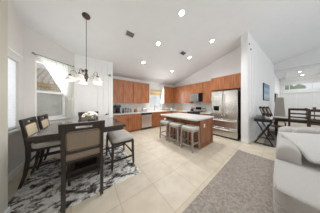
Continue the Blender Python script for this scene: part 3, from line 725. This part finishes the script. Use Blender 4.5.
# ------------------------------------------------------------------ curtains
def curtain(name, label, R, top, tie, bottom, x0, x1, y=-.08):
    """swag: hangs from the rod over x0..x1, gathers to the tie point and falls below"""
    t = thing(name, label, 'curtain'); t.matrix_world = R
    bm = B(); nx, nz = 72, 34; g = []
    zt, (tx, tz), zb = top, tie, bottom
    for i in range(nx+1):
        u = i/nx; row = []
        for j in range(nz+1):
            v = j/nz
            X0 = x0+(x1-x0)*u; k = v**.75; sag = .09*math.sin(PI*v)*(1-u)
            wid = .10*(1-v)+.10
            X = X0*(1-k)+(tx+(u-.5)*wid)*k+0*sag
            Z = zt+(tz-zt)*v-sag*(1-u)*.8
            Y = y+.018*math.sin(u*2*PI*11)*(1-.4*v)+.006*math.sin(u*37)
            row.append(bm.verts.new((X, Y, Z)))
        for j in range(1, 17):
            v = j/16; X = tx+(u-.5)*(.10+.05*v); row.append(bm.verts.new((X, y+.014*math.sin(u*2*PI*8), tz+(zb-tz)*v)))
        g.append(row)
    for i in range(nx):
        for j in range(len(g[0])-1): bm.faces.new((g[i][j], g[i+1][j], g[i+1][j+1], g[i][j+1]))
    obj('fabric', bm, 'sheer', t, smooth=True)
    bm = B(); lathe(bm, [(.062, -.012), (.066, 0), (.062, .012)], 16, cap=False)
    for v in bm.verts: v.co.y *= .45
    o = obj('tieback', bm, 'trim', t); o.location = (tx, y, tz)
    return t
def rod(label, R, x0, x1, z, y=-.08, m='nickel'):
    t = thing('curtain_rod', label, 'curtain rod'); t.matrix_world = R
    obj('pole', tube(B(), [(x0, y, z), (x1, y, z)], .009, 8), m, t, smooth=True)
    for s, x in ((-1, x0), (1, x1)):
        sp = [(x+s*(.0+.035*(1-math.exp(-k*.3)))+s*.028*math.cos(k*.75)*(1-k/12)-s*.028, y, z+.028*math.sin(k*.75)*(1-k/12)) for k in range(11)]
        obj('finial', tube(B(), sp, .006, 6), m, t, smooth=True)
        obj('bracket', tube(B(), [(x-s*.06, y, z), (x-s*.06, 0, z)], .006, 6), m, t)
curtain('curtain', 'white sheer curtain swept to the right side of the nook window', BR, 2.49, (.80, 1.50), .94, .13, .93)
rod('scroll-ended curtain rod above the swept sheer curtain', BR, .09, .9, 2.5)
rod('scroll-ended curtain rod above the left wall window with the white blind', RL, .3, .86, 2.28, m='trim')
bm = B()
for k in range(24): box(bm, .05, .92, .02, .045, .93+k*.052, .93+k*.052+.046)
o = obj('window_blind', bm, 'blind'); o.matrix_world = RL; tag(o, 'white blind with daylight glow put in, on the left wall window at the photo edge', 'blind')

# ------------------------------------------------------------------ dividing wall fittings
t = thing('canvas_picture', 'tall blue seascape picture on the white dividing wall', 'picture'); t.matrix_world = DR
# ray through px 263..269 meets the wall between these distances
obj('frame', bx(2.2, 3.6, -.035, -.001, 1.52, 2.34), 'black', t, bev=.006)
obj('print', bx(2.23, 3.57, -.038, -.0355, 1.55, 2.31), 'sea', t)
t = thing('small_picture', 'narrow dark-framed picture farther along the dividing wall', 'picture'); t.matrix_world = DR
obj('frame', bx(5.6, 6.6, -.06, -.001, 1.45, 2.03), 'steeld', t); obj('print', bx(5.65, 6.55, -.063, -.0605, 1.5, 1.98), 'greych', t)
for k, (x, z, lab) in enumerate(((.13, 3.42, 'small round grey sensor high on the dividing wall, upper one'), (.32, 3.3, 'small round grey sensor high on the dividing wall, lower one'))):
    o = obj('wall_sensor', lathe(B(), [(.035, 0), (.033, .02), (.01, .025)], 18), 'silver', smooth=False); o.matrix_world = DR @ Matrix.Translation((x, -.001, z)) @ Matrix.Rotation(PI/2, 4, 'X'); tag(o, lab, 'sensor', 'round sensors on the dividing wall')

# ------------------------------------------------------------------ keyboard on its stand
t = thing('keyboard_stand', 'black X-shaped keyboard stand on the dining room rug', 'keyboard stand', (0, 0, .015))
for x in (4.56, 5.42):
    obj('leg', tube(B(), [(x, .53, .02), (x, .15, .75)], .017, 8), 'black', t, smooth=True)
    obj('leg', tube(B(), [(x+.035, .14, .02), (x+.035, .50, .75)], .017, 8), 'black', t, smooth=True)
    obj('foot_bar', tube(B(), [(x, .12, .02), (x, .56, .02)], .018, 8), 'black', t, smooth=True)
    obj('support_arm', tube(B(), [(x, .13, .762), (x, .53, .762)], .016, 8), 'black', t, smooth=True)
for z, y in ((.39, .335), (.2, .44)): obj('cross_bar', tube(B(), [(4.56, y, z), (5.42, y, z)], .012, 8), 'black', t, smooth=True)
t = thing('keyboard', 'black digital piano keyboard lying on the X-shaped stand', 'keyboard', (0, 0, .81))
obj('case', bx(4.36, 5.66, .14, .53, -.03, .075), 'black', t, bev=.012)
k_ = obj('white_keys', bx(4.42, 5.60, .15, .28, .0755, .085), 'paper', t)
bm = B()
for k in range(36):
    if k % 7 in (2, 6): continue
    box(bm, 4.44+k*.032, 4.455+k*.032, .2, .28, .086, .096)
obj('black_keys', bm, 'blackglass', t)
for k, (y, lab) in enumerate(((.43, 'dark brown board leaning on the keyboard, nearest the wall'), (.34, 'middle dark brown board leaning on the keyboard'), (.25, 'dark brown board leaning on the keyboard, farthest from the wall'))):
    o = obj('sheet_book', bx(0, .02, -.042, .042, 0, .36), 'dark2', bev=.004); o.location = (5.3, y-.055, .907); o.rotation_euler = (-.3, 0, 0); tag(o, lab, 'book', 'dark boards leaning on the keyboard')
    q = obj('label_strip', bx(-.0015, -.0005, -.02, .02, .1, .28), 'greych', o)
o = obj('sheet_paper', bx(-.1, .1, -.07, .07, 0, .003), 'paper'); o.location = (4.7, .25, .91); o.rotation_euler = (0, 0, .2); tag(o, 'white sheet of paper lying on the keyboard', 'paper')

# ------------------------------------------------------------------ far dining set
t = thing('far_dining_table', 'dark walnut dining table in the room beyond the sofa', 'table', (6.2, -1.75, .014))
obj('tabletop', bx(0, 1.15, 0, 1.95, .70, .745), 'dark2', t, bev=.008)
obj('apron', bx(.06, 1.09, .06, 1.89, .62, .70), 'dark2', t)
for x in (.1, 1.05):
    for y in (.1, 1.85): obj('leg', beam(B(), [(x, y, 0), (x, y, .62)], [.06, .09], [.06, .09]), 'dark2', t)
obj('tabletop_reflection', bx(.3, .85, .02, 1.93, .746, .75), 'paper', t, bev=.001)  # pale sheet standing in for the reflection on the glossy tabletop
def ladder_chair(label, loc, rz=0):
    t = thing('ladder_back_chair', label, 'chair', loc, rz, 'ladder-back chairs at the far dining table')
    for s in (-1, 1):
        obj('rear_leg', beam(B(), [(s*.19, -.24, 0), (s*.19, -.2, .45), (s*.19, -.25, 1.17)], .05, .05), 'dark2', t)
        obj('leg', beam(B(), [(s*.19, .18, 0), (s*.19, .18, .43)], .04, .04), 'dark2', t)
        obj('side_stretcher', bx(s*.19-.012, s*.19+.012, -.2, .18, .2, .23), 'dark2', t)
    obj('seat', bx(-.21, .21, -.2, .21, .43, .47), 'dark2', t, bev=.008)
    for z, h in ((1.1, .08), (.96, .05), (.83, .05), (.70, .05)):
        y = -.2-.05*(z-.45)/.72; obj('back_slat', bx(-.165, .165, y-.012, y+.012, z, z+h), 'dark2', t, bev=.003)
    return t
c1 = ladder_chair('dark ladder-back chair at the far dining table, left one with two candles behind', (6.18, -.40, .014), RZ)
dup(c1, (5.62, -.74, .014), RZ, 'dark ladder-back chair at the far dining table, right one at the photo edge')
for k, (x, y, h, lab) in enumerate(((6.7, -.62, .42, 'left dark candle holder on the far dining table'), (6.65, -.78, .46, 'right dark candle holder on the far dining table'))):
    t = thing('candle_holder', lab, 'candle holder', (x, y, .766), 0, 'candle holders on the far table')
    obj('stem', lathe(B(), [(.04, 0), (.035, .015), (.01, .03), (.01, h-.1), (.035, h-.08), (.035, h-.07)], 14), 'black', t, smooth=True)
    obj('cup', lathe(B(), [(.03, h-.068), (.04, h-.03), (.035, h)], 14), 'bronze', t, smooth=True)
t = thing('bench', 'low dark wooden bench in front of the far dining table, behind the keyboard', 'bench', (5.82, -.12, .014))
obj('seat', bx(0, .32, 0, .46, .43, .47), 'dark2', t, bev=.005)
for x in (.04, .28):
    for y in (.04, .42): obj('leg', beam(B(), [(x, y, 0), (x, y, .43)], .045, .045), 'dark2', t)
for x in (.04, .28): obj('stretcher', bx(x-.012, x+.012, .065, .395, .15, .18), 'dark2', t)
# high-backed grey chair
t = thing('high_back_chair', 'tall grey upholstered high-back chair beyond the far dining table', 'chair', (8.7, .02, 0), 0)
obj('backrest', beam(B(), [(-.13, 0, .3), (-.13, 0, .6), (-.17, 0, 1.25), (-.22, 0, 1.7)], .1, [.46, .42, .33, .29]), 'greych', t, bev=.03, seg=3)
obj('seat', pad(B(), -.15, .4, -.2, .2, .32, .52, 7), 'greych', t, smooth=True)
for x in (-.14, .34):
    for y in (-.2, .2): obj('leg', beam(B(), [(x, y, 0), (x, y, .34)], .04, .04), 'dark2', t)

# ------------------------------------------------------------------ sofa
t = thing('chaise_sofa', 'light grey chaise sofa with rolled arm on the taupe rug', 'sofa', (0, 0, 0))
obj('base', pad(B(), 1.60, 3.75, -2.3, .06, .05, .30, 14, 24), 'sofa', t, smooth=True)
obj('seat_cushion', pad(B(), 1.58, 3.5, -1.15, .055, .26, .475, 13, 26), 'sofa', t, smooth=True)
obj('seat_cushion', pad(B(), 1.58, 3.5, -2.28, -1.16, .26, .475, 13, 26), 'sofa', t, smooth=True)
# rolled arm: extruded keyhole profile along X
bm = B(); pr = [(.043, .40), (.043, .58)]
for k in range(9):
    a = PI*k/8; pr.append((-.075+.118*math.cos(a), .60+.125*math.sin(a)))
pr += [(-.193, .58), (-.193, .40)]
n = len(pr); rows = []
for X, s in ((2.42, .86), (2.445, .97), (2.49, 1.0), (3.0, 1.0), (3.72, 1.0)):
    rows.append([bm.verts.new((X, -.09+(y+.09)*s, .40+(z-.40)*s)) for y, z in pr])
for q, r_ in zip(rows, rows[1:]):
    for k in range(n): bm.faces.new((q[k], q[(k+1) % n], r_[(k+1) % n], r_[k]))
bm.faces.new(rows[0]); bm.faces.new(rows[-1][::-1])
obj('arm', bm, 'sofa', t, smooth=True)
obj('backrest', pad(B(), 3.5, 3.95, -2.3, .03, .1, .83, 9, 20), 'sofa', t, smooth=True)
obj('back_cushion', pad(B(), 3.28, 3.62, -1.2, -.16, .46, .90, 5, 20), 'sofa', t, smooth=True)
obj('back_cushion', pad(B(), 3.28, 3.62, -2.28, -1.22, .46, .90, 5, 20), 'sofa', t, smooth=True)
# piping along the chaise cushion edges
bm = B()
tube(bm, [(1.592, -1.1, .45), (1.592, .0, .45), (1.62, .038, .45), (2.42, .042, .45)], .006, 6)
tube(bm, [(1.592, -1.1, .285), (1.592, .0, .285), (1.62, .038, .285), (2.42, .042, .285)], .006, 6)
obj('piping', bm, 'sofa', t, smooth=True)
for x in (1.8, 3.65):
    for y in (-.1, -2.2): obj('foot', beam(B(), [(x, y, .02), (x, y, .07)], .05, .05), 'dark', t)
# big throw pillow
Av = Vector((3.02, .0, .79)); Bv = Vector((3.26, -.60, .83)); Dv = Vector((2.42, -.31, .58))
u = (Bv-Av); v = (Dv-Av); ul, vl = u.length, v.length; u.normalize(); nrm = u.cross(v).normalized(); v2 = nrm.cross(u)
c = Av+u*ul/2+v2*vl/2
if nrm.z < 0: nrm = -nrm
bm = pillow(B(), ul+.06, vl+.06, .17)
o = obj('throw_pillow', bm, 'pillow', smooth=True)
o.matrix_world = Matrix(((u.x, v2.x, nrm.x, c.x), (u.y, v2.y, nrm.y, c.y), (u.z, v2.z, nrm.z, c.z), (0, 0, 0, 1)))
tag(o, 'large grey throw pillow leaning over the sofa arm', 'pillow')
